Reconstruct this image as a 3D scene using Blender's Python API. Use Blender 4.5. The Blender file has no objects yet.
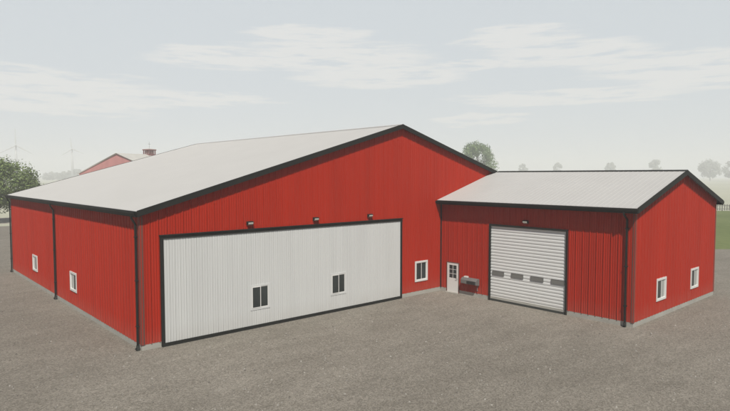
import bpy, math, random
from mathutils import Vector
random.seed(7)
S = bpy.context.scene
C = S.collection
RAD = math.radians

# ------------------------------------------------------------------ materials
def new_mat(name):
    m = bpy.data.materials.new(name); m.use_nodes = True
    nt = m.node_tree
    return m, nt, nt.nodes['Principled BSDF']

def paint(name, col, rough=.5, metal=0., var=.08, scale=(.6, .6, .15), bump=0., bscale=40., dirt=None, spec=.5):
    """Painted sheet metal, wood or concrete: base colour with a soft stretched variation, and optional low dirt."""
    m, nt, b = new_mat(name); L = nt.links
    tc = nt.nodes.new('ShaderNodeTexCoord')
    mp = nt.nodes.new('ShaderNodeMapping'); mp.inputs['Scale'].default_value = scale
    nz = nt.nodes.new('ShaderNodeTexNoise'); nz.inputs['Scale'].default_value = 1.; nz.inputs['Detail'].default_value = 6
    L.new(tc.outputs['Object'], mp.inputs['Vector']); L.new(mp.outputs[0], nz.inputs['Vector'])
    rp = nt.nodes.new('ShaderNodeValToRGB')
    rp.color_ramp.elements[0].position = .3; rp.color_ramp.elements[1].position = .7
    rp.color_ramp.elements[0].color = tuple(c * (1 - var) for c in col) + (1,)
    rp.color_ramp.elements[1].color = tuple(min(1, c * (1 + var)) for c in col) + (1,)
    L.new(nz.outputs[0], rp.inputs[0])
    out = rp.outputs[0]
    if dirt:
        dcol, damt, dh = dirt
        geo = nt.nodes.new('ShaderNodeNewGeometry'); sx = nt.nodes.new('ShaderNodeSeparateXYZ')
        L.new(geo.outputs['Position'], sx.inputs[0])
        mr = nt.nodes.new('ShaderNodeMapRange'); mr.inputs[1].default_value = .1; mr.inputs[2].default_value = dh
        mr.inputs[3].default_value = 1.; mr.inputs[4].default_value = 0.
        L.new(sx.outputs['Z'], mr.inputs[0])
        n2 = nt.nodes.new('ShaderNodeTexNoise'); n2.inputs['Scale'].default_value = 1.7; n2.inputs['Detail'].default_value = 8
        L.new(tc.outputs['Object'], n2.inputs['Vector'])
        mu = nt.nodes.new('ShaderNodeMath'); mu.operation = 'MULTIPLY'
        L.new(mr.outputs[0], mu.inputs[0]); L.new(n2.outputs[0], mu.inputs[1])
        mu2 = nt.nodes.new('ShaderNodeMath'); mu2.operation = 'MULTIPLY'; mu2.inputs[1].default_value = damt
        L.new(mu.outputs[0], mu2.inputs[0])
        mx = nt.nodes.new('ShaderNodeMixRGB'); mx.inputs[2].default_value = dcol + (1,)
        L.new(mu2.outputs[0], mx.inputs[0]); L.new(out, mx.inputs[1]); out = mx.outputs[0]
    L.new(out, b.inputs['Base Color'])
    b.inputs['Roughness'].default_value = rough; b.inputs['Metallic'].default_value = metal
    b.inputs['Specular IOR Level'].default_value = spec
    if bump:
        n3 = nt.nodes.new('ShaderNodeTexNoise'); n3.inputs['Scale'].default_value = bscale; n3.inputs['Detail'].default_value = 6
        L.new(tc.outputs['Object'], n3.inputs['Vector'])
        bp = nt.nodes.new('ShaderNodeBump'); bp.inputs['Strength'].default_value = bump; bp.inputs['Distance'].default_value = .02
        L.new(n3.outputs[0], bp.inputs['Height']); L.new(bp.outputs[0], b.inputs['Normal'])
    return m

DUST = (.30, .26, .21)
M = {}
M['red'] = paint('red_steel', (.35, .0175, .0038), .55, var=.07, scale=(1.2, 1.2, .12), dirt=(DUST, .22, 1.1), spec=.25)
M['white'] = paint('white_steel', (.54, .55, .54), .5, var=.03, scale=(1.5, 1.5, .15), dirt=(DUST, .3, 1.0), spec=.3)
M['slat'] = paint('white_slat', (.60, .61, .60), .45, var=.03, dirt=(DUST, .35, 1.0), spec=.3)
M['roof'] = paint('roof_steel', (.435, .43, .415), .5, 0., var=.02, scale=(.5, .5, .5), spec=.35)
M['char'] = paint('charcoal_trim', (.015, .016, .014), .6, var=.12, spec=.2)
M['seal'] = paint('dark_seal', (.03, .034, .03), .7, var=.2)
M['conc'] = paint('foundation_concrete', (.355, .35, .315), .9, var=.12, scale=(1.1, 1.1, 1.8), bump=.35, bscale=25, dirt=((.24, .22, .18), .4, .25))
M['vinyl'] = paint('white_frame', (.64, .635, .61), .4, var=.02)
M['glass'] = paint('window_glass', (.03, .037, .036), .12, var=.3, scale=(.7, .7, .7), spec=.4)
M['pane_reflection'] = paint('glass_painted_reflection', (.34, .35, .33), .15, var=.1, spec=.5)  # sky reflection painted as pale grey into the second pane
M['strip'] = paint('hazy_panel', (.15, .15, .14), .3, var=.15)
M['grey'] = paint('grey_metal', (.13, .13, .125), .5, var=.15)
M['lens'] = paint('lamp_lens', (.42, .41, .36), .3, var=.03)
M['hazed_red'] = paint('barn_red_with_haze', (.45, .20, .19), .8, var=.1)  # red washed out in the paint to add distance haze
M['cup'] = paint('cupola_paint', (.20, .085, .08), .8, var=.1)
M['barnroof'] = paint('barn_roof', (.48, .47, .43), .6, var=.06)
M['turb'] = paint('turbine_paint', (.44, .45, .455), .7, var=.02)
M['post'] = paint('weathered_wood', (.13, .125, .115), .9, var=.25, scale=(2, 2, .5))
M['bark'] = paint('bark', (.075, .06, .045), .95, var=.35, scale=(3, 3, .7), bump=.5, bscale=12)

def leaf_mat(name, dark, light):
    m, nt, b = new_mat(name); L = nt.links
    g = nt.nodes.new('ShaderNodeNewGeometry')
    rp = nt.nodes.new('ShaderNodeValToRGB')
    rp.color_ramp.elements[0].color = dark + (1,); rp.color_ramp.elements[1].color = light + (1,)
    L.new(g.outputs['Random Per Island'], rp.inputs[0]); L.new(rp.outputs[0], b.inputs['Base Color'])
    b.inputs['Roughness'].default_value = .6; b.inputs['Specular IOR Level'].default_value = .25
    tr = nt.nodes.new('ShaderNodeBsdfTranslucent'); L.new(rp.outputs[0], tr.inputs['Color'])
    mx = nt.nodes.new('ShaderNodeMixShader'); mx.inputs[0].default_value = .25
    out = nt.nodes['Material Output']
    L.new(b.outputs[0], mx.inputs[1]); L.new(tr.outputs[0], mx.inputs[2]); L.new(mx.outputs[0], out.inputs['Surface'])
    return m
M['leaf_a'] = leaf_mat('leaves_olive', (.065, .10, .03), (.22, .29, .10))
M['leaf_b'] = leaf_mat('leaves_green', (.07, .12, .045), (.22, .31, .13))
M['leaf_c'] = leaf_mat('leaves_haze_pale', (.25, .27, .235), (.36, .38, .335))  # far trees: haze is mixed into these leaf colours

def gravel_mat():
    m, nt, b = new_mat('gravel'); L = nt.links; N = nt.nodes
    tc = N.new('ShaderNodeTexCoord')
    def noise(s, d=6, r=.6, sc=None):
        n = N.new('ShaderNodeTexNoise'); n.inputs['Scale'].default_value = s; n.inputs['Detail'].default_value = d; n.inputs['Roughness'].default_value = r
        if sc:
            mp = N.new('ShaderNodeMapping'); mp.inputs['Scale'].default_value = sc; mp.inputs['Rotation'].default_value = (0, 0, RAD(42))
            L.new(tc.outputs['Object'], mp.inputs[0]); L.new(mp.outputs[0], n.inputs['Vector'])
        else: L.new(tc.outputs['Object'], n.inputs['Vector'])
        return n.outputs[0]
    def ramp(i, p0, p1, c0, c1):
        r = N.new('ShaderNodeValToRGB'); r.color_ramp.elements[0].position = p0; r.color_ramp.elements[1].position = p1
        r.color_ramp.elements[0].color = c0 + (1,); r.color_ramp.elements[1].color = c1 + (1,)
        L.new(i, r.inputs[0]); return r.outputs[0]
    def mix(f, a, c, mode='MIX'):
        x = N.new('ShaderNodeMixRGB'); x.blend_type = mode
        if isinstance(f, float): x.inputs[0].default_value = f
        else: L.new(f, x.inputs[0])
        L.new(a, x.inputs[1]); L.new(c, x.inputs[2]); return x.outputs[0]
    big = ramp(noise(.07, 5, .6), .35, .65, (.172, .158, .133), (.216, .200, .170))
    mid = ramp(noise(.5, 6, .65, (.6, 1.6, 1.)), .35, .68, (.89, .885, .88), (1.08, 1.08, 1.08))
    c = mix(1., big, mid, 'MULTIPLY')
    fine = ramp(noise(5., 7, .75), .3, .7, (.84, .84, .83), (1.14, 1.14, 1.15))
    c = mix(1., c, fine, 'MULTIPLY')
    v = N.new('ShaderNodeTexVoronoi'); v.inputs['Scale'].default_value = 22; L.new(tc.outputs['Object'], v.inputs['Vector'])
    sv = N.new('ShaderNodeSeparateColor'); L.new(v.outputs['Color'], sv.inputs[0])
    peb = ramp(sv.outputs[0], 0., 1., (.68, .68, .67), (1.32, 1.32, 1.33))
    c = mix(1., c, peb, 'MULTIPLY')
    L.new(c, b.inputs['Base Color']); b.inputs['Roughness'].default_value = .95; b.inputs['Specular IOR Level'].default_value = .15
    bp = N.new('ShaderNodeBump'); bp.inputs['Strength'].default_value = .45; bp.inputs['Distance'].default_value = .02
    L.new(v.outputs['Distance'], bp.inputs['Height'])
    b2 = N.new('ShaderNodeBump'); b2.inputs['Strength'].default_value = .12; b2.inputs['Distance'].default_value = .12
    L.new(noise(1.6, 7, .7), b2.inputs['Height']); L.new(bp.outputs[0], b2.inputs['Normal']); L.new(b2.outputs[0], b.inputs['Normal'])
    return m
M['gravel'] = gravel_mat()

def field_mat(name, c0, c1, s1, s2):
    m, nt, b = new_mat(name); L = nt.links; N = nt.nodes
    tc = N.new('ShaderNodeTexCoord')
    n1 = N.new('ShaderNodeTexNoise'); n1.inputs['Scale'].default_value = s1; n1.inputs['Detail'].default_value = 5
    n2 = N.new('ShaderNodeTexNoise'); n2.inputs['Scale'].default_value = s2; n2.inputs['Detail'].default_value = 6
    L.new(tc.outputs['Object'], n1.inputs['Vector']); L.new(tc.outputs['Object'], n2.inputs['Vector'])
    a = N.new('ShaderNodeMath'); a.operation = 'MULTIPLY_ADD'; a.inputs[1].default_value = .6
    h = N.new('ShaderNodeMath'); h.operation = 'MULTIPLY'; h.inputs[1].default_value = .4
    L.new(n2.outputs[0], h.inputs[0]); L.new(n1.outputs[0], a.inputs[0]); L.new(h.outputs[0], a.inputs[2])
    rp = N.new('ShaderNodeValToRGB'); rp.color_ramp.elements[0].position = .35; rp.color_ramp.elements[1].position = .65
    rp.color_ramp.elements[0].color = c0 + (1,); rp.color_ramp.elements[1].color = c1 + (1,)
    L.new(a.outputs[0], rp.inputs[0]); L.new(rp.outputs[0], b.inputs['Base Color'])
    b.inputs['Roughness'].default_value = 1.; b.inputs['Specular IOR Level'].default_value = .1
    return m
M['field'] = field_mat('field', (.34, .35, .27), (.43, .43, .34), .012, .35)  # straw grey-green, lightened in the colour to carry more haze
M['grass'] = field_mat('meadow', (.085, .115, .035), (.15, .18, .07), .05, 1.1)
M['dirt'] = field_mat('dirt_road', (.30, .275, .23), (.37, .345, .295), .1, 1.5)

# ------------------------------------------------------------------ mesh helpers
class MB:
    def __init__(s): s.v = []; s.f = []
    def quad(s, a, b, c, d):
        n = len(s.v); s.v += [tuple(a), tuple(b), tuple(c), tuple(d)]; s.f.append((n, n + 1, n + 2, n + 3))
    def box(s, x0, x1, y0, y1, z0, z1):
        n = len(s.v)
        s.v += [(x0, y0, z0), (x1, y0, z0), (x1, y1, z0), (x0, y1, z0), (x0, y0, z1), (x1, y0, z1), (x1, y1, z1), (x0, y1, z1)]
        s.f += [(n, n + 3, n + 2, n + 1), (n + 4, n + 5, n + 6, n + 7)] + [(n + i, n + (i + 1) % 4, n + 4 + (i + 1) % 4, n + 4 + i) for i in range(4)]
        return s
    def prism(s, pts, off):
        """polygon (3-D points) swept along the vector off, closed"""
        n = len(s.v); k = len(pts); o = Vector(off)
        s.v += [tuple(p) for p in pts] + [tuple(Vector(p) + o) for p in pts]
        s.f += [tuple(range(n + k - 1, n - 1, -1)), tuple(range(n + k, n + 2 * k))]
        s.f += [(n + i, n + (i + 1) % k, n + k + (i + 1) % k, n + k + i) for i in range(k)]
        return s
    def tube(s, path, rad, n=8, cap=True, sq=False):
        path = [Vector(p) for p in path]
        if not hasattr(rad, '__len__'): rad = [rad] * len(path)
        base = len(s.v); prev = None
        for i, p in enumerate(path):
            t = (path[min(i + 1, len(path) - 1)] - path[max(i - 1, 0)]).normalized()
            ref = Vector((0, 1, 0)) if abs(t.y) < .9 else Vector((1, 0, 0))
            u = (prev - t * prev.dot(t)).normalized() if prev is not None else t.cross(ref).normalized()
            prev = u; w = t.cross(u)
            for k in range(n):
                a = 2 * math.pi * k / n + (math.pi / 4 if sq else 0)
                s.v.append(tuple(p + (u * math.cos(a) + w * math.sin(a)) * rad[i] * (1.414 if sq else 1)))
        for i in range(len(path) - 1):
            for k in range(n):
                a = base + i * n + k; b = base + i * n + (k + 1) % n
                s.f.append((a, b, b + n, a + n))
        if cap:
            s.f.append(tuple(range(base + n - 1, base - 1, -1)))
            e = base + (len(path) - 1) * n; s.f.append(tuple(range(e, e + n)))
        return s
    def ribs(s, O, ds, dt, dn, Ls, t0, t1, period, prof, openings=(), brk=(), shift=0.):
        """ribbed sheet: runs Ls along ds, from t0 to t1(s) along dt, ribs rise along dn; prof = [(offset, height)]"""
        O, ds, dt, dn = Vector(O), Vector(ds), Vector(dt), Vector(dn)
        def hgt(x):
            x = (x + shift) % period; pts = prof + [(period, prof[0][1])]
            for (a, ha), (b, hb) in zip(pts, pts[1:]):
                if a <= x <= b: return ha + (hb - ha) * (x - a) / max(b - a, 1e-9)
            return 0.
        cuts = {0., Ls}
        k = -1
        while k * period < Ls + period:
            for a, _ in prof:
                x = k * period + a - shift
                if 0 < x < Ls: cuts.add(round(x, 5))
            k += 1
        for o in openings: cuts |= {o[0], o[1]}
        for b in brk: cuts.add(b)
        cuts = sorted(cuts)
        top = t1 if callable(t1) else (lambda x: t1)
        for a, b in zip(cuts, cuts[1:]):
            if b - a < 1e-6: continue
            spans = [(t0, None)]
            for o in openings:
                if o[0] - 1e-6 <= a and b <= o[1] + 1e-6:
                    new = []
                    for lo, hi in spans:
                        if o[2] > lo: new.append((lo, o[2]))
                        new.append((o[3], hi))
                    spans = new
            ha, hb = hgt(a + 1e-7), hgt(b - 1e-7)
            for lo, hi in spans:
                za, zb = (top(a), top(b)) if hi is None else (hi, hi)
                s.quad(O + ds * a + dt * lo + dn * ha, O + ds * b + dt * lo + dn * hb, O + ds * b + dt * zb + dn * hb, O + ds * a + dt * za + dn * ha)
        return s
    def build(s, name, mat, parent=None, smooth=False):
        o0 = Vector((0, 0, 0))
        p = parent
        while p is not None and p.parent is not None: p = p.parent
        if p is not None: o0 = p.location
        me = bpy.data.meshes.new(name)
        me.from_pydata([tuple(Vector(v) - o0) for v in s.v], [], s.f)
        me.materials.append(mat); me.update()
        if smooth:
            for q in me.polygons: q.use_smooth = True
        o = bpy.data.objects.new(name, me); C.objects.link(o)
        if parent is not None: o.parent = parent
        return o

def box(name, mat, parent, *a): return MB().box(*a).build(name, mat, parent)
def tag(o, label=None, cat=None, group=None, kind=None):
    for k, v in (('label', label), ('category', cat), ('group', group), ('kind', kind)):
        if v: o[k] = v
    return o
def thing(name, label, cat, loc=(0, 0, 0), group=None):
    o = bpy.data.objects.new(name, None); C.objects.link(o); o.location = loc
    o.empty_display_size = .5
    return tag(o, label, cat, group)
def rect_frame(mb, to, a0, a1, z0, z1, w, d0, d1):
    """four butted bars round an opening; to(a, d, z) gives the point; d0..d1 is the depth outward"""
    def bar(u0, u1, w0, w1):
        P = [to(u, d, z) for d in (d0, d1) for u, z in ((u0, w0), (u1, w0), (u1, w1), (u0, w1))]
        n = len(mb.v); mb.v += [tuple(p) for p in P]
        mb.f += [(n, n + 1, n + 2, n + 3), (n + 7, n + 6, n + 5, n + 4)] + [(n + i, n + 4 + i, n + 4 + (i + 1) % 4, n + (i + 1) % 4) for i in range(4)]
    bar(a0, a0 + w, z0, z1); bar(a1 - w, a1, z0, z1); bar(a0 + w, a1 - w, z0, z0 + w); bar(a0 + w, a1 - w, z1 - w, z1)
    return bar

# ------------------------------------------------------------------ site constants (metres)
W, LEN, HF = 33.24, 28.74, .28              # main shed: along X, along Y, foundation height
XA, LA, WA = 20.69, 13.23, 12.45            # annex: its west wall, its length to -Y, its width
SL, SL2 = .288, .297                        # roof slopes
OV, OV2, RK = .20, .45, .26                 # eave and rake overhangs
def zr(x):  return 6.466 + SL * ((x if x < W / 2 else W - x))
def za(x):  return 6.455 + SL2 * ((x - XA) if x < XA + WA / 2 else (XA + WA - x))
PROF = [(0, 0), (.016, .034), (.05, .034), (.066, 0), (.068, -.04), (.086, -.04), (.087, 0), (.17, 0), (.18, .011), (.198, .011), (.208, 0), (.211, -.02), (.221, -.02), (.224, 0),
        (.29, 0), (.30, .011), (.318, .011), (.328, 0), (.331, -.02), (.339, -.02), (.342, 0)]
PER = .40
RPROF = [(0, 0), (.02, .012), (.045, .012), (.065, 0), (.2, 0), (.21, .003), (.25, .003), (.26, 0)]
DPROF = [(0, 0), (.003, -.03), (.019, -.03), (.022, 0), (.03, .012), (.05, .012), (.06, 0), (.15, 0), (.153, -.02), (.161, -.02), (.164, 0)]

def to_west(x0):  return lambda a, d, z: (x0 - d, a, z)       # walls facing -X: a is y
def to_south(y0): return lambda a, d, z: (a, y0 - d, z)       # walls facing -Y: a is x

def add_window(parent, to, a0, a1, z0, z1, fw=.11, base=0., proud=.05, fm=None, second='glass'):
    mb = MB(); bar = rect_frame(mb, to, a0, a1, z0, z1, fw, base, base + proud)
    mid = (a0 + a1) / 2
    fr = mb.build('window', fm or M['vinyl'], parent)
    mb = MB(); rect_frame(mb, to, a0 + fw - .004, mid + .03, z0 + fw - .004, z1 - fw + .004, .035, base + .012, base + .036); 
    mb.build('sash', M['vinyl'], fr)
    mb = MB(); rect_frame(mb, to, mid - .03, a1 - fw + .004, z0 + fw - .004, z1 - fw + .004, .035, base - .012, base + .009)
    mb.build('sash', M['vinyl'], fr)
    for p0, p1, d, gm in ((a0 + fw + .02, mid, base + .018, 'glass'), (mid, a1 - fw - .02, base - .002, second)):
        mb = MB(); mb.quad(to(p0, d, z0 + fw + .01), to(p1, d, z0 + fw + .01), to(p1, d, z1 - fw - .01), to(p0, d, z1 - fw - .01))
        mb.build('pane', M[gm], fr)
    return fr

def wall_light(parent, to, a, z):
    mb = MB()
    prof = [(.03, .10), (.10, .10), (.17, .045), (.17, -.015), (.03, -.10)]
    pts = [to(a - .18, d, z + h) for d, h in prof]
    off = Vector(to(a + .18, 0, z)) - Vector(to(a - .18, 0, z))
    mb.prism(pts, off)
    o = mb.build('wall_light', M['char'], parent)
    mb = MB(); u = Vector(to(a + .14, 0, z)) - Vector(to(a - .14, 0, z))
    pts = [to(a - .14, d, z + h) for d, h in ((.172, .035), (.184, .03), (.184, -.028), (.095, -.095), (.085, -.088))]
    mb.prism(pts, u); mb.build('lamp_lens', M['lens'], o)
    return o

def gutter(parent, xw, side, y0, y1, zt):
    """open K-profile gutter along Y; its back at xw, reaching out to side (-1 west, +1 east)"""
    P = [(0, 0), (0, -.19), (.09, -.19), (.115, -.13), (.14, -.06), (.14, 0), (.125, 0), (.125, -.055), (.1, -.125), (.08, -.175), (.015, -.175), (.015, 0)]
    mb = MB(); mb.prism([(xw + side * a, y0, zt + h) for a, h in P], (0, y1 - y0, 0))
    return mb.build('gutter', M['char'], parent)

def downspout(parent, xg, xwall, side, y, ztop):
    """square pipe: down from the gutter, back to the wall, down to a shoe"""
    mb = MB(); xo = xwall + side * .1
    mb.tube([(xg, y, ztop), (xg, y, ztop - .12), (xo, y, ztop - .42), (xo, y, .26), (xo + side * .02, y, .14), (xo + side * .1, y, .06)], .041, 4, sq=True)
    o = mb.build('downspout', M['char'], parent)
    for z in (1.1, 3.2, 5.2): box('strap', M['char'], o, min(xo - side * .07, xo + side * .06), max(xo - side * .07, xo + side * .06), y - .085, y + .085, z, z + .05)
    box('drain_boot', M['seal'], o, xo - .06, xo + .06, y - .06, y + .06, .0, .24)
    return o

# ------------------------------------------------------------------ main shed
shed = thing('machine_shed', 'big red metal shed with pale gable roof and wide white front door', 'shed', (W / 2, LEN / 2, 0))
fd = MB(); fd.box(0, W, 0, LEN, -.3, HF); fd.build('foundation', M['conc'], shed)
top_f = lambda x: zr(x) - .05
# front wall (facing -Y) with openings for the hinged-up door and the window
FW_OPEN = [(1.0, 16.7, HF - .03, 5.1), (18.14, 19.26, .95, 2.21)]
MB().ribs((0, -.008, 0), (1, 0, 0), (0, 0, 1), (0, -1, 0), W, HF - .02, top_f, PER, PROF, FW_OPEN, (W / 2,)).build('wall', M['red'], shed)
MB().ribs((0, LEN + .004, 0), (1, 0, 0), (0, 0, 1), (0, 1, 0), W, HF - .02, top_f, PER, PROF, (), (W / 2,)).build('wall', M['red'], shed)
WZ = zr(0) - .06
L_OPEN = [(10.16, 11.36, 1.15, 2.2), (19.96, 21.16, 1.15, 2.2)]
MB().ribs((-.004, 0, 0), (0, 1, 0), (0, 0, 1), (-1, 0, 0), LEN, HF - .02, WZ, PER, PROF, L_OPEN).build('wall', M['red'], shed)
MB().ribs((W + .004, 0, 0), (0, 1, 0), (0, 0, 1), (1, 0, 0), LEN, HF - .02, WZ, PER, PROF).build('wall', M['red'], shed)
# roof: two ribbed slopes over a thin deck
cs = 1 / math.hypot(1, SL)
run = (W / 2 + OV) / cs
mb = MB()
mb.ribs((-OV, -RK, zr(-OV)), (0, 1, 0), (cs, 0, SL * cs), (-SL * cs, 0, cs), LEN + 2 * RK, 0, run, .3, RPROF)
mb.ribs((W + OV, -RK, zr(-OV)), (0, 1, 0), (-cs, 0, SL * cs), (SL * cs, 0, cs), LEN + 2 * RK, 0, run, .3, RPROF)
zt, zp = zr(-OV), zr(W / 2)
mb.prism([(-OV, -RK + .003, zt - .004), (W / 2, -RK + .003, zp - .004), (W + OV, -RK + .003, zt - .004), (W + OV, -RK + .003, zt - .05), (W / 2, -RK + .003, zp - .05), (-OV, -RK + .003, zt - .05)], (0, LEN + 2 * RK - .006, 0))
roof = mb.build('roof', M['roof'], shed)
mb = MB()
mb.prism([(W / 2 - .22, -RK - .05, zp - .22 * SL + .026), (W / 2, -RK - .05, zp + .04), (W / 2 + .22, -RK - .05, zp - .22 * SL + .026), (W / 2 + .22, -RK - .05, zp - .22 * SL + .022), (W / 2, -RK - .05, zp + .03), (W / 2 - .22, -RK - .05, zp - .22 * SL + .022)], (0, LEN + 2 * RK + .1, 0))
mb.build('ridge_cap', M['roof'], roof)
# fascia boards: rakes front and back, eaves
def rake(parent, xl, xr, zl, xm, zm, y0, y1, h=.26):
    mb = MB()
    mb.prism([(xl, y0, zl + .03), (xm, y0, zm + .03), (xm, y0, zm - h), (xl, y0, zl - h)], (0, y1 - y0, 0))
    mb.prism([(xm, y0, zm + .03), (xr, y0, zl + .03), (xr, y0, zl - h), (xm, y0, zm - h)], (0, y1 - y0, 0))
    return mb.build('fascia', M['char'], parent)
rake(roof, -OV, W + OV, zt, W / 2, zp, -RK - .045, -RK)
rake(roof, -OV, W + OV, zt, W / 2, zp, LEN + RK, LEN + RK + .045)
def eave_board(parent, x0, x1, y0, y1, z1):
    return box('fascia', M['char'], parent, x0, x1, y0, y1, z1 - .27, z1 - .012)
eave_board(roof, -OV - .03, -OV - .004, -RK, LEN + RK, zt); eave_board(roof, W + OV + .004, W + OV + .03, -RK, LEN + RK, zt)
# soffit under the eaves
box('soffit', M['char'], roof, -OV, -.035, -RK, LEN + RK, zt - .25, zt - .235)
gutter(shed, -OV - .032, -1, -RK - .03, LEN + RK + .03, zt - .03)
for y in (.16, 14.6, 28.55): downspout(shed, -OV - .1, -.03, -1, y, zt - .2)
# corner trim
def corner(parent, x, y, sx, sy, z1, w=.13):
    mb = MB()
    # leg on the Y-facing wall and leg on the X-facing wall
    ax = (x, x - sx * w); ay = (y, y - sy * w)
    mb.box(min(ax), max(ax), *sorted((y + sy * .032, y + sy * .006)), HF - .03, z1)
    mb.box(*sorted((x + sx * .032, x + sx * .006)), min(ay), max(ay) if sy > 0 else max(ay), HF - .03, z1)
    mb.box(*sorted((x, x + sx * .032)), *sorted((y + sy * .002, y + sy * .034)), HF - .032, z1)
    return mb.build('corner_trim', M['trim'], parent)
M['trim'] = paint('corner_trim_paint', (.13, .05, .038), .6, var=.1)
corner(shed, 0, 0, -1, -1, zt - .26); corner(shed, 0, LEN, -1, 1, zt - .26); corner(shed, W, LEN, 1, 1, zt - .26)
# wide white hydraulic door
D0, D1, DH = .90, 16.80, 5.21
S0 = to_south(0)
mb = MB(); rect_frame(mb, S0, D0, D1, .03, DH, .145, -.05, .10)
dr = mb.build('hangar_door', M['char'], shed)
DW = [(5.60, 6.78, .87, 2.35), (10.84, 12.12, .92, 2.33)]
DW = [(5.60, 6.78, .97, 2.29), (10.90, 12.08, 1.0, 2.29)]
MB().ribs((D0 + .145, -.055, 0), (1, 0, 0), (0, 0, 1), (0, -1, 0), D1 - D0 - .29, .175, DH - .145, .272, DPROF,
          [(a - D0 - .145 + .06, b - D0 - .145 - .06, z0 + .06, z1 - .06) for a, b, z0, z1 in DW]).build('door_panel', M['white'], dr)
box('header_cap', M['char'], dr, D0 - .04, D1 + .04, -.15, -.03, DH + .002, DH + .05)
box('bottom_seal', M['seal'], dr, D0 + .02, D1 - .02, -.09, -.04, .0, .029)
for a, b, z0, z1 in DW: add_window(dr, to_south(-.055), a, b, z0, z1, .10, .0, .022, M['white'])
for x in (5.60, 9.83, 13.97): wall_light(shed, to_south(-.02), x, 5.55)
add_window(shed, to_south(0), 18.08, 19.32, .90, 2.28, .12, .0, .06)
for c in (10.76, 20.56): add_window(shed, to_west(0), c - .68, c + .68, 1.10, 2.26, .12, .0, .06, None, 'pane_reflection')

# ------------------------------------------------------------------ workshop annex
ann = thing('workshop_annex', 'lower red metal workshop with roller door joined to right end of the big shed', 'workshop', (XA + WA / 2, -LA / 2, 0))
YA = -LA
XE = XA + WA
MB().box(XA, XE, YA, -.01, -.3, HF).build('foundation', M['conc'], ann)
WZ2 = za(XA) - .06
A_OPEN = [(-1.64, -.63, HF - .03, 2.07), (-9.46, -4.14, HF - .03, 4.86)]
A_OPEN = [(o[0] + LA, o[1] + LA, o[2], o[3]) for o in A_OPEN]
MB().ribs((XA - .004, YA, 0), (0, 1, 0), (0, 0, 1), (-1, 0, 0), LA - .04, HF - .02, WZ2, PER, PROF, A_OPEN).build('wall', M['red'], ann)
MB().ribs((XE + .004, YA, 0), (0, 1, 0), (0, 0, 1), (1, 0, 0), LA - .04, HF - .02, WZ2, PER, PROF).build('wall', M['red'], ann)
G_OPEN = [(23.62 - XA, 24.86 - XA, 1.03, 2.18), (28.86 - XA, 30.06 - XA, 1.03, 2.18)]
MB().ribs((XA, YA - .004, 0), (1, 0, 0), (0, 0, 1), (0, -1, 0), WA, HF - .02, lambda s: za(XA + s) - .05, PER, PROF, G_OPEN, (WA / 2,)).build('wall', M['red'], ann)
cs2 = 1 / math.hypot(1, SL2); XM = XA + WA / 2
run2 = (WA / 2 + OV2) / cs2
z2, p2 = za(XA - OV2), za(XM)
YE = YA - RK - .02
mb = MB()
mb.ribs((XA - OV2, YE, z2), (0, 1, 0), (cs2, 0, SL2 * cs2), (-SL2 * cs2, 0, cs2), -.034 - YE, 0, run2, .3, RPROF)
mb.ribs((XE + OV2, YE, z2), (0, 1, 0), (-cs2, 0, SL2 * cs2), (SL2 * cs2, 0, cs2), -.31 - YE, 0, run2, .3, RPROF)
mb.prism([(XA - OV2, YE + .003, z2 - .004), (XM, YE + .003, p2 - .004), (XM, YE + .003, p2 - .05), (XA - OV2, YE + .003, z2 - .05)], (0, -.04 - YE, 0))
mb.prism([(XM, YE + .003, p2 - .004), (XE + OV2, YE + .003, z2 - .004), (XE + OV2, YE + .003, z2 - .05), (XM, YE + .003, p2 - .05)], (0, -.32 - YE, 0))
aroof = mb.build('roof', M['roof'], ann)
mb = MB()
mb.prism([(XM - .2, YE - .05, p2 - .2 * SL2 + .026), (XM, YE - .05, p2 + .045), (XM + .2, YE - .05, p2 - .2 * SL2 + .026), (XM + .2, YE - .05, p2 - .2 * SL2 + .022), (XM, YE - .05, p2 + .03), (XM - .2, YE - .05, p2 - .2 * SL2 + .022)], (0, -.32 - YE, 0))
mb.build('ridge_cap', M['char'], aroof)
rake(aroof, XA - OV2, XE + OV2, z2, XM, p2, YE - .045, YE, .27)
eave_board(aroof, XA - OV2 - .03, XA - OV2 - .004, YE, -.05, z2); eave_board(aroof, XE + OV2 + .004, XE + OV2 + .03, YE, -.32, z2)
box('soffit', M['char'], aroof, XA - OV2, XA - .035, YE, -.04, z2 - .25, z2 - .235)
box('soffit', M['char'], aroof, XE + .035, XE + OV2, YE, -.32, z2 - .25, z2 - .235)
gutter(ann, XA - OV2 - .032, -1, YE - .03, -.05, z2 - .03); gutter(ann, XE + OV2 + .032, 1, YE - .03, -.34, z2 - .03)
downspout(ann, XA - OV2 - .1, XA - .03, -1, -12.86, z2 - .2)
downspout(ann, XE + OV2 + .1, XE + .03, 1, -12.9, z2 - .2)
corner(ann, XA, YA, -1, -1, z2 - .2, .11); corner(ann, XE, YA, 1, -1, z2 - .2, .11)
box('corner_trim', M['char'], ann, XA - .05, XA - .006, -.12, -.034, HF - .03, z2 - .26)
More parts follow.
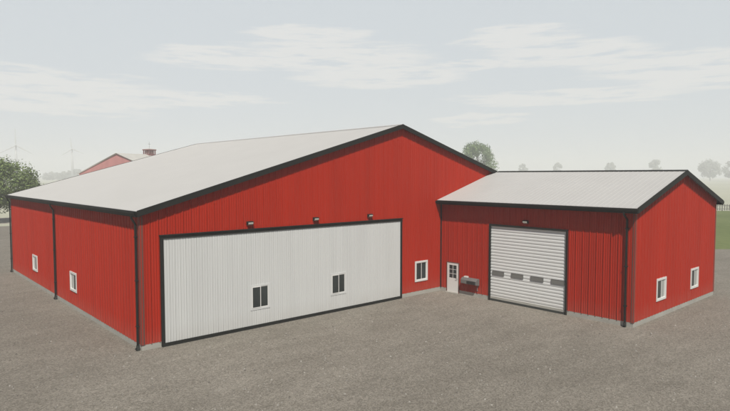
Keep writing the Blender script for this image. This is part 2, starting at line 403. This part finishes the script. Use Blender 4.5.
# roller door
rd = MB()
r0, r1, rh = -9.50, -4.10, 4.92
rect = rd
rd.box(XA - .07, XA + .12, r1 - .11, r1, 0, rh); rd.box(XA - .07, XA + .12, r0, r0 + .11, 0, rh)
rd.box(XA - .07, XA + .12, r0 + .11, r1 - .11, rh - .12, rh)
roll = rd.build('roller_door', M['char'], ann)
mb = MB(); pitch = .197; z = .13; n = int((rh - .13 - z) / pitch)
SP = [(0, .0), (.025, .018), (.09, .026), (.155, .018), (.178, 0.), (.186, -.012)]
strips = [(a, b) for a, b in ((-5.20, -4.40), (-6.58, -5.80), (-7.95, -7.16), (-9.30, -8.52))]
for i in range(n + 1):
    prof = [(z + i * pitch + a, d) for a, d in SP] + [(z + (i + 1) * pitch, 0.)]
    for (za_, da), (zb_, db) in zip(prof, prof[1:]):
        if za_ > rh - .1: continue
        mb.quad((XA + .04 - da, r0 + .11, za_), (XA + .04 - da, r1 - .11, za_), (XA + .04 - db, r1 - .11, zb_), (XA + .04 - db, r0 + .11, zb_))
mb.build('curtain', M['slat'], roll)
box('bottom_bar', M['seal'], roll, XA - .03, XA + .05, r0 + .112, r1 - .112, .0, .13)
for a, b in strips:
    w = box('window_strip', M['strip'], roll, XA - .025, XA + .02, a, b, 1.72, 1.93)
    mb = MB(); rect_frame(mb, to_west(XA), a - .03, b + .03, 1.69, 1.96, .03, -.01, .032); mb.build('strip_frame', M['grey'], w)
wall_light(ann, to_west(XA - .02), -6.78, 5.2)
# entry door
ed = MB(); TW = to_west(XA)
e0, e1 = -1.68, -.60
ed.box(XA - .05, XA + .06, e0, e0 + .05, .0, 2.11); ed.box(XA - .05, XA + .06, e1 - .05, e1, .0, 2.11); ed.box(XA - .05, XA + .06, e0 + .05, e1 - .05, 2.06, 2.11)
edoor = ed.build('entry_door', M['trim'], ann)
mb = MB(); g0, g1, h0, h1 = -1.46, -.82, 1.02, 1.90
mb.box(XA - .035, XA + .01, e0 + .053, g0, .06, 2.055); mb.box(XA - .035, XA + .01, g1, e1 - .053, .06, 2.055)
mb.box(XA - .035, XA + .01, g0, g1, .06, h0); mb.box(XA - .035, XA + .01, g0, g1, h1, 2.055)
leaf = mb.build('door_leaf', M['vinyl'], edoor)
mb = MB(); mb.quad((XA - .012, g0, h0), (XA - .012, g1, h0), (XA - .012, g1, h1), (XA - .012, g0, h1)); mb.build('pane', M['glass'], edoor)
mb = MB(); gm = (g0 + g1) / 2
mb.box(XA - .03, XA - .014, gm - .012, gm + .012, h0, h1)
for k in (1, 2):
    zz = h0 + (h1 - h0) * k / 3
    mb.box(XA - .029, XA - .0145, g0, gm - .012, zz - .011, zz + .011); mb.box(XA - .029, XA - .0145, gm + .012, g1, zz - .011, zz + .011)
mb.build('muntin', M['vinyl'], edoor)
mb = MB(); mb.tube([(XA - .03, e0 + .14, 1.0), (XA - .085, e0 + .14, 1.0), (XA - .085, e0 + .25, 1.0)], .016, 8); mb.build('handle', M['grey'], edoor)
box('threshold', M['conc'], edoor, XA - .22, XA + .02, e0 + .02, e1 - .02, .0, .055)
for a, b in ((23.56, 24.92), (28.80, 30.12)): add_window(ann, to_south(YA), a, b, .97, 2.24, .12, .0, .06, None, 'pane_reflection')

# utility box on the annex wall
ub = thing('utility_box', 'long grey utility box mounted on red wall beside the white entry door', 'utility box', (XA - .03, -2.72, .82))
mb = MB(); a0, a1 = -3.36, -2.08; D = .34
mb.prism([(XA - .03, a0, 1.24), (XA - .03 - D * .55, a0, 1.24), (XA - .03 - D, a0, 1.10), (XA - .03 - D, a0, .86), (XA - .03, a0, .80)], (0, a1 - a0, 0))
mb.build('housing', M['grey'], ub)
mb = MB()
for k in range(5): mb.box(XA - .042 - D, XA - .031 - D, a0 + .08, a0 + .78, .885 + k * .04, .903 + k * .04)
mb.build('grille', M['char'], ub)
box('panel', M['strip'], ub, XA - .038 - D, XA - .031 - D, a1 - .42, a1 - .06, .89, 1.07)
box('switch_plate', M['vinyl'], ub, XA - .2, XA - .05, a1 - .42, a1 - .14, 1.242, 1.32)
mb = MB(); mb.tube([(XA - .09, a0 + .12, .82), (XA - .09, a0 + .12, .45), (XA - .0, a0 + .12, .45)], .022, 8); mb.build('conduit', M['grey'], ub)

# ------------------------------------------------------------------ ground
def sheet(name, mat, pts, z):
    mb = MB(); n = len(pts); mb.v = [(x, y, z) for x, y in pts]; mb.f = [tuple(range(n))]
    return tag(mb.build(name, mat), kind='structure')
sheet('ground', M['field'], [(-2400, -2400), (2600, -2400), (2600, 2600), (-2400, 2600)], -.008)
def wob(pts, amp, step=4.):
    out = []
    rnd = random.Random(3)
    for (x0, y0), (x1, y1) in zip(pts, pts[1:] + pts[:1]):
        L = math.hypot(x1 - x0, y1 - y0); k = max(1, int(L / step)); nx, ny = (y1 - y0) / L, -(x1 - x0) / L
        for i in range(k):
            t = i / k; a = rnd.uniform(-amp, amp) if i else 0
            out.append((x0 + (x1 - x0) * t + nx * a, y0 + (y1 - y0) * t + ny * a))
    return out
sheet('meadow', M['grass'], wob([(54, -160), (170, -160), (170, -20), (118, 36), (60, 120), (54, 60)], .5), -.004)
sheet('gravel_yard', M['gravel'], wob([(-160, -160), (110, -60), (64, -9), (57, -3), (50, 20), (50, 60), (40, 80), (-30, 78), (-160, 70)], .5), 0.)
sheet('dirt_road', M['dirt'], wob([(-160, 76), (-30, 83), (40, 85), (70, 92), (70, 100), (40, 97), (-30, 104), (-160, 98)], .35), -.004)

# loose stones lying on the yard
rs = random.Random(21); mb = MB()
for _ in range(3200):
    dd = 17 + 34 * rs.random() ** 1.3; aa = RAD(rs.uniform(4, 80)); x, y = -9.43 + dd * math.sin(aa), -25.83 + dd * math.cos(aa)
    if (x > -.5 and y > -.6) or (x > XA - .8 and y > YA - .6): continue
    q = rs.choice((.014, .018, .022, .03, .045)); n = len(mb.v); t0 = rs.random() * 6
    ring = [(x + q * rs.uniform(.7, 1.3) * math.cos(t0 + k * 1.2566), y + q * rs.uniform(.7, 1.3) * math.sin(t0 + k * 1.2566)) for k in range(5)]
    mb.v += [(a, b, -.002) for a, b in ring] + [(x + (a - x) * .6, y + (b - y) * .6, q * rs.uniform(.6, 1.)) for a, b in ring]
    mb.f += [(n + k, n + (k + 1) % 5, n + 5 + (k + 1) % 5, n + 5 + k) for k in range(5)] + [tuple(range(n + 5, n + 10))]
sm, snt, sb = new_mat('loose_stone')
g_ = snt.nodes.new('ShaderNodeNewGeometry'); rp_ = snt.nodes.new('ShaderNodeValToRGB')
rp_.color_ramp.elements[0].color = (.11, .10, .085, 1); rp_.color_ramp.elements[1].color = (.32, .305, .275, 1)
snt.links.new(g_.outputs['Random Per Island'], rp_.inputs[0]); snt.links.new(rp_.outputs[0], sb.inputs['Base Color']); sb.inputs['Roughness'].default_value = .9
tag(mb.build('loose_gravel', sm), kind='stuff')

# ------------------------------------------------------------------ trees
def tree(name, label, x, y, h, r, mat, leaves=2200, leaf=.34, trunk_h=.28, seed=1, group=None, squash=1., clumps=26, low=.22):
    rnd = random.Random(seed)
    t = thing(name, label, 'tree', (x, y, 0), group)
    mb = MB(); tr = max(.12, h * .018)
    cz = h * (low + (1 - low) / 2); rz = h * (1 - low) / 2
    cl = []
    for i in range(clumps):
        while True:
            p = Vector((rnd.uniform(-1, 1), rnd.uniform(-1, 1), rnd.uniform(-1, 1)))
            if .25 < p.length < 1: break
        p = p.normalized() * (p.length ** .45)
        taper = 1 - .35 * max(0, p.z) ** 2
        cr = r * rnd.uniform(.2, .36)
        cl.append((Vector((x + p.x * (r - cr * .5) * taper, y + p.y * (r - cr * .5) * taper, cz + p.z * (rz - cr * .6))), cr))
    mb.tube([(x, y, -.1), (x + rnd.uniform(-.1, .1), y, h * .15), (x + rnd.uniform(-.2, .2), y + .1, h * .35), (x, y, h * .62), (x, y, h * .86)], [tr * 1.4, tr, tr * .8, tr * .5, tr * .12], 8)
    for c, cr in cl[::2]:
        z0 = min(h * .62, max(h * .16, c.z * .55)); 
        m_ = Vector(((x + c.x) / 2, (y + c.y) / 2, z0 + (c.z - z0) * .35 + .2))
        mb.tube([(x, y, z0), m_, c], [tr * .42, tr * .25, tr * .06], 5, False)
    mb.build('trunk', M['bark'], t)
    mb = MB(); per = leaves // clumps
    for c, cr in cl:
        for _ in range(per):
            d = Vector((rnd.gauss(0, 1), rnd.gauss(0, 1), rnd.gauss(0, 1))).normalized()
            q = c + d * cr * (rnd.random() ** .4) * rnd.uniform(.8, 1.15)
            q.z = max(q.z, h * low * .6)
            n = (d + Vector((rnd.uniform(-.8, .8), rnd.uniform(-.8, .8), rnd.uniform(-.3, 1.)))).normalized()
            u = n.cross(Vector((rnd.uniform(-1, 1), rnd.uniform(-1, 1), rnd.uniform(-1, 1)))).normalized(); w = n.cross(u)
            s = leaf * rnd.uniform(.6, 1.3)
            mb.quad(q - u * s, q - w * s * .55, q + u * s, q + w * s * .55)
    mb.build('crown', mat, t)
    return t
tree('broadleaf_tree', 'bushy olive green tree behind far left corner of the red shed', 8.3, 88.2, 11.6, 6.6, M['leaf_a'], 15000, .2, seed=5, clumps=64, low=.12)
tree('broadleaf_tree', 'pale green tree rising behind right slope of the big shed roof', 218.6, 146.1, 24.8, 10.4, M['leaf_b'], 12000, .42, seed=11, clumps=36, low=.2)
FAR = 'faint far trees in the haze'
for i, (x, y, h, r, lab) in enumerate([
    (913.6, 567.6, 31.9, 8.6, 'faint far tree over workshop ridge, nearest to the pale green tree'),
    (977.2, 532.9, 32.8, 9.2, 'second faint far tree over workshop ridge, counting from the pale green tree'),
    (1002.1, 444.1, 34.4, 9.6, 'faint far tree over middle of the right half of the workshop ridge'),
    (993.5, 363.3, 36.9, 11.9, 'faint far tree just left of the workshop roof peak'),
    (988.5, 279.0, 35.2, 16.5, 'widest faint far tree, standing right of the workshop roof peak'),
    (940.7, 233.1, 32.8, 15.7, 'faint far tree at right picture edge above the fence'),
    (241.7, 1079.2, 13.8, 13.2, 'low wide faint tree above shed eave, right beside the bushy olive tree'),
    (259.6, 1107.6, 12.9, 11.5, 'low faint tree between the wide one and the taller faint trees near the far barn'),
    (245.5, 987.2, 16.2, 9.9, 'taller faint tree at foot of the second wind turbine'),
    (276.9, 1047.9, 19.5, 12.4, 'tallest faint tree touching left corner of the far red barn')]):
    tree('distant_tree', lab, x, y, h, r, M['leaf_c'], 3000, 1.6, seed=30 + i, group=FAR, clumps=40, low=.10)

# ------------------------------------------------------------------ far red barn
def rot(x, y, a, ox, oy): return (ox + x * math.cos(a) - y * math.sin(a), oy + x * math.sin(a) + y * math.cos(a))
bx, by = 33.79, 105.10
ba = RAD(20)                     # local +X runs along the ridge away from the gable
barn = thing('red_barn', 'haze-paled red gable barn with cupola standing behind the big shed roof', 'barn', (bx, by, 0))
P = lambda x, y, z: (*rot(x, y, ba, bx, by), z)
BH, EV, HW, BL = 12.92, 8.6, 13.2, 42.
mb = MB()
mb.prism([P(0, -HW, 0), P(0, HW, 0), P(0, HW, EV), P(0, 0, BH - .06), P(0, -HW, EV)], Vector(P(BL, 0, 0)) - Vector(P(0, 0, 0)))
mb.build('wall', M['hazed_red'], barn)
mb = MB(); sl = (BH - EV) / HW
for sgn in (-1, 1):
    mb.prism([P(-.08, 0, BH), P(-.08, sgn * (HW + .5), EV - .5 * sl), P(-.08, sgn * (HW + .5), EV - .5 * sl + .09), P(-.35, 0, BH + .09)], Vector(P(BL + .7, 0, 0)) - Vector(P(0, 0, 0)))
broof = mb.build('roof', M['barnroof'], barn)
mb = MB()
for sgn in (-1, 1):
    mb.prism([P(-.14, 0, BH - .12), P(-.14, sgn * (HW + .5), EV - .5 * sl - .12), P(-.14, sgn * (HW + .5), EV - .5 * sl + .1), P(-.14, 0, BH + .1)], Vector(P(.06, 0, 0)) - Vector(P(0, 0, 0)))
mb.build('rake_trim', M['barnroof'], broof)
cux = 8.9
def pbox(mb, x0, x1, y0, y1, z0, z1): mb.prism([P(x0, y0, z0), P(x1, y0, z0), P(x1, y1, z0), P(x0, y1, z0)], (0, 0, z1 - z0))
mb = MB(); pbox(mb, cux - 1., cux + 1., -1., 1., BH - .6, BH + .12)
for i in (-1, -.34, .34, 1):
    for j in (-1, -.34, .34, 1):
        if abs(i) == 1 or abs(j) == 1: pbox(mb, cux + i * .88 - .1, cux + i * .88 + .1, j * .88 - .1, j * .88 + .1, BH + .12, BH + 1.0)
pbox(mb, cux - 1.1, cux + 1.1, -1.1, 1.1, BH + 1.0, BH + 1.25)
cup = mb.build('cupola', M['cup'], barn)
mb = MB(); pbox(mb, cux - .7, cux + .7, -.7, .7, BH + .122, BH + .998); mb.build('louver', M['vinyl'], cup)
mb = MB()
mb.v = [P(cux - 1.05, -1.05, BH + 1.252), P(cux + 1.05, -1.05, BH + 1.252), P(cux + 1.05, 1.05, BH + 1.252), P(cux - 1.05, 1.05, BH + 1.252), P(cux, 0, BH + 1.55)]
mb.f = [(0, 1, 4), (1, 2, 4), (2, 3, 4), (3, 0, 4), (3, 2, 1, 0)]
mb.build('cupola_roof', M['barnroof'], cup)
mb = MB(); mb.tube([P(cux, 0, BH + 1.5), P(cux, 0, BH + 3.)], .025, 6); mb.tube([P(cux - .4, 0, BH + 2.5), P(cux + .4, 0, BH + 2.5)], .025, 6)
mb.build('weather_vane', M['grey'], cup)

# ------------------------------------------------------------------ wind turbines
def turbine(label, x, y, hub, bl, rot0, yaw):
    t = thing('wind_turbine', label, 'wind turbine', (x, y, 0), 'wind turbines on the horizon')
    MB().tube([(x, y, -.3), (x, y, hub * .5), (x, y, hub)], [2.0, 1.6, 1.1], 16).build('tower', M['turb'], t, True)
    f = Vector((math.sin(yaw), math.cos(yaw), 0)); s_ = Vector((f.y, -f.x, 0)); c = Vector((x, y, hub + .6)); up = Vector((0, 0, 1))
    MB().tube([c - f * 3.4, c - f * 3., c + f * 2.5, c + f * 3.2], [.7, 1.3, 1.3, .9], 12).build('nacelle', M['turb'], t, True)
    h = c + f * 3.9
    MB().tube([h - f * .8, h, h + f * .8, h + f * 1.3], [1.1, 1.2, .9, .2], 12).build('hub', M['turb'], t, True)
    for k in range(3):
        a = rot0 + k * 2 * math.pi / 3; d = s_ * math.sin(a) + up * math.cos(a); e = d.cross(f)
        mb = MB()
        sec = []
        for q, wd, th in ((0, .5, .45), (.1, .8, .35), (.22, 1.35, .25), (.6, .85, .15), (.95, .4, .08), (1, .12, .05)):
            p = h + d * bl * q
            sec.append([p + e * wd * .6, p + f * th, p - e * wd * .9, p - f * th])
        for r_ in sec: mb.v += [tuple(v) for v in r_]
        for i in range(len(sec) - 1):
            for k2 in range(4): mb.f.append((i * 4 + k2, i * 4 + (k2 + 1) % 4, i * 4 + 4 + (k2 + 1) % 4, i * 4 + 4 + k2))
        mb.f.append((3, 2, 1, 0)); mb.f.append(tuple(range(len(mb.v) - 4, len(mb.v))))
        mb.build('blade', M['turb'], t)
turbine('nearer faint wind turbine standing above the bushy olive tree', 150, 852.4, 47.5, 23, 0., RAD(190))
turbine('fainter wind turbine farther off, beside the far red barn', 239.8, 933.2, 48.5, 18, .1, RAD(194))

# ------------------------------------------------------------------ fence beyond the meadow
fx0, fy0, fx1, fy1 = 112, 41, 176, -24
fL = math.hypot(fx1 - fx0, fy1 - fy0); fdv = Vector(((fx1 - fx0) / fL, (fy1 - fy0) / fL, 0)); fn = Vector((fdv.y, -fdv.x, 0))
fen = thing('picket_fence', 'weathered wooden picket fence along far side of the meadow', 'fence', (fx0, fy0, 0))
def obox(mb, s0, s1, n0, n1, z0, z1):
    b0 = Vector((fx0, fy0, 0))
    mb.prism([b0 + fdv * s0 + fn * n0 + Vector((0, 0, z0)), b0 + fdv * s1 + fn * n0 + Vector((0, 0, z0)), b0 + fdv * s1 + fn * n1 + Vector((0, 0, z0)), b0 + fdv * s0 + fn * n1 + Vector((0, 0, z0))], (0, 0, z1 - z0))
mb = MB(); k = 0.
rn = random.Random(4)
while k < fL:
    obox(mb, k, k + .2, .07, .1, .12, 1.5 + rn.uniform(-.05, .05)); k += .52
mb.build('pickets', M['post'], fen)
for z in (.4, 1.15):
    mb = MB(); obox(mb, 0, fL, .02, .068, z, z + .12); mb.build('rail', M['post'], fen)
k = 0.
while k <= fL:
    mb = MB(); obox(mb, k - .08, k + .08, -.14, .018, -.1, 1.62); mb.build('post', M['post'], fen); k += 3.5

# ------------------------------------------------------------------ haze
hz = MB().box(-2420, 2620, -2420, 2620, -1.2, 75)
hm = bpy.data.materials.new('haze_air'); hm.use_nodes = True
nt = hm.node_tree; nt.nodes.remove(nt.nodes['Principled BSDF'])
pv = nt.nodes.new('ShaderNodeVolumePrincipled'); pv.inputs['Color'].default_value = (.97, .985, 1, 1); pv.inputs['Density'].default_value = .0011
pv.inputs['Anisotropy'].default_value = 0.
nt.links.new(pv.outputs[0], nt.nodes['Material Output'].inputs['Volume'])
tag(hz.build('haze', hm), kind='stuff')

# ------------------------------------------------------------------ sky and sun
EL, AZ = RAD(51.5), RAD(215)
w = bpy.data.worlds.new('World'); S.world = w; w.use_nodes = True
nt = w.node_tree; N = nt.nodes; L = nt.links
bg = N['Background']; bg.inputs['Strength'].default_value = .05
sky = N.new('ShaderNodeTexSky'); sky.sky_type = 'NISHITA'; sky.sun_disc = False
sky.sun_elevation = EL; sky.sun_rotation = AZ; sky.air_density = .7; sky.dust_density = .3; sky.ozone_density = 1.
def math_(op, a, b=None, c=None, clamp=False):
    n = N.new('ShaderNodeMath'); n.operation = op; n.use_clamp = clamp
    for i, v in enumerate((a, b, c)):
        if v is None: continue
        if isinstance(v, (int, float)): n.inputs[i].default_value = v
        else: L.new(v, n.inputs[i])
    return n.outputs[0]
def smooth(v, a, b):
    n = N.new('ShaderNodeMapRange'); n.interpolation_type = 'SMOOTHSTEP'
    L.new(v, n.inputs[0]); n.inputs[1].default_value = a; n.inputs[2].default_value = b
    return n.outputs[0]
tc = N.new('ShaderNodeTexCoord'); sp = N.new('ShaderNodeSeparateXYZ'); L.new(tc.outputs['Generated'], sp.inputs[0])
X, Y, Z = sp.outputs
az = math_('ARCTAN2', X, Y); el = math_('ARCSINE', Z)
# bright veil shaped to the viewed low north-east, so walls catch less sky light
facing = math_('ADD', math_('MULTIPLY', X, math.sin(RAD(42))), math_('MULTIPLY', Y, math.cos(RAD(42))))
veil = math_('MULTIPLY', smooth(el, RAD(44), RAD(23)), smooth(facing, .2, .62))
mixv = N.new('ShaderNodeMixRGB'); mixv.inputs[2].default_value = (12.6, 13.6, 14.35, 1)
L.new(math_('MULTIPLY', veil, .96), mixv.inputs[0]); L.new(sky.outputs[0], mixv.inputs[1])
# flat white cloud banks
cmb = N.new('ShaderNodeCombineXYZ'); L.new(math_('MULTIPLY', az, 6.), cmb.inputs[0]); L.new(math_('MULTIPLY', el, 50.), cmb.inputs[1])
def nz(scale, det, seed):
    n = N.new('ShaderNodeTexNoise'); n.inputs['Scale'].default_value = scale; n.inputs['Detail'].default_value = det; n.inputs['Roughness'].default_value = .6
    a = N.new('ShaderNodeVectorMath'); a.operation = 'ADD'; a.inputs[1].default_value = (seed, seed * .7, 0)
    L.new(cmb.outputs[0], a.inputs[0]); L.new(a.outputs[0], n.inputs['Vector']); return n.outputs[0]
n1 = nz(1.3, 6, 3.1); n2 = nz(1.3, 6, 17.3); n3 = nz(2.1, 9, 41.)
az2 = math_('MULTIPLY_ADD', n1, .16, math_('SUBTRACT', az, .08)); el2 = math_('MULTIPLY_ADD', n2, .045, math_('SUBTRACT', el, .0225))
BANKS = [(0.625, .239, .095, .015), (.507, .196, .14, .018), (.669, .204, .17, .025), (.764, .171, .145, .018), (.985, .226, .085, .021),
         (1.08, .196, .12, .020), (1.204, .168, .115, .020), (1.258, .150, .10, .021), (.91, .1885, .06, .007), (.225, .138, .16, .023),
         (.433, .127, .14, .013), (.25, .108, .15, .014), (1.073, .128, .18, .013), (.928, .098, .07, .010),
         (-.1, .2, .2, .02), (-.5, .16, .25, .02), (1.7, .2, .25, .02), (2.1, .15, .2, .02), (-.2, .34, .2, .03), (1.5, .38, .3, .03)]
acc = None
for a0, e0, wa, we in BANKS:
    da = math_('MULTIPLY', math_('SUBTRACT', az2, a0), 1 / wa); de = math_('MULTIPLY', math_('SUBTRACT', el2, e0), 1 / we)
    d = math_('ADD', math_('MULTIPLY', da, da), math_('MULTIPLY', de, de))
    acc = d if acc is None else math_('MINIMUM', acc, d)
cl = math_('MULTIPLY', smooth(acc, 1.5, .55), smooth(n3, .34, .52))
mixc = N.new('ShaderNodeMixRGB'); mixc.inputs[2].default_value = (15.8, 15.7, 15.3, 1)
L.new(math_('MULTIPLY', cl, .72), mixc.inputs[0]); L.new(mixv.outputs[0], mixc.inputs[1]); L.new(mixc.outputs[0], bg.inputs['Color'])

sl_ = bpy.data.lights.new('sun', 'SUN'); sl_.energy = 5.; sl_.angle = RAD(.5); sl_.color = (1, .95, .87)
so = bpy.data.objects.new('sun', sl_); C.objects.link(so)
sv = Vector((math.sin(AZ) * math.cos(EL), math.cos(AZ) * math.cos(EL), math.sin(EL)))
so.rotation_euler = sv.to_track_quat('Z', 'Y').to_euler(); so.location = (-20, -30, 40)

# ------------------------------------------------------------------ camera
cd = bpy.data.cameras.new('camera'); cam = bpy.data.objects.new('camera', cd); C.objects.link(cam)
cam.location = (-9.43, -25.829, 8.0)
cam.rotation_euler = (math.pi / 2 - .0526, 0, -.7291)
cd.sensor_width = 36; cd.lens = 568.04 / 730 * 36; cd.clip_start = .1; cd.clip_end = 8000
S.camera = cam

S.view_settings.view_transform = 'Standard'; S.view_settings.look = 'None'
S.view_settings.exposure = 0.05; S.view_settings.gamma = 1
S.view_settings.use_curve_mapping = False
S.render.engine = 'CYCLES'
S.cycles.use_denoising = True
S.cycles.max_bounces = 8; S.cycles.volume_bounces = 2
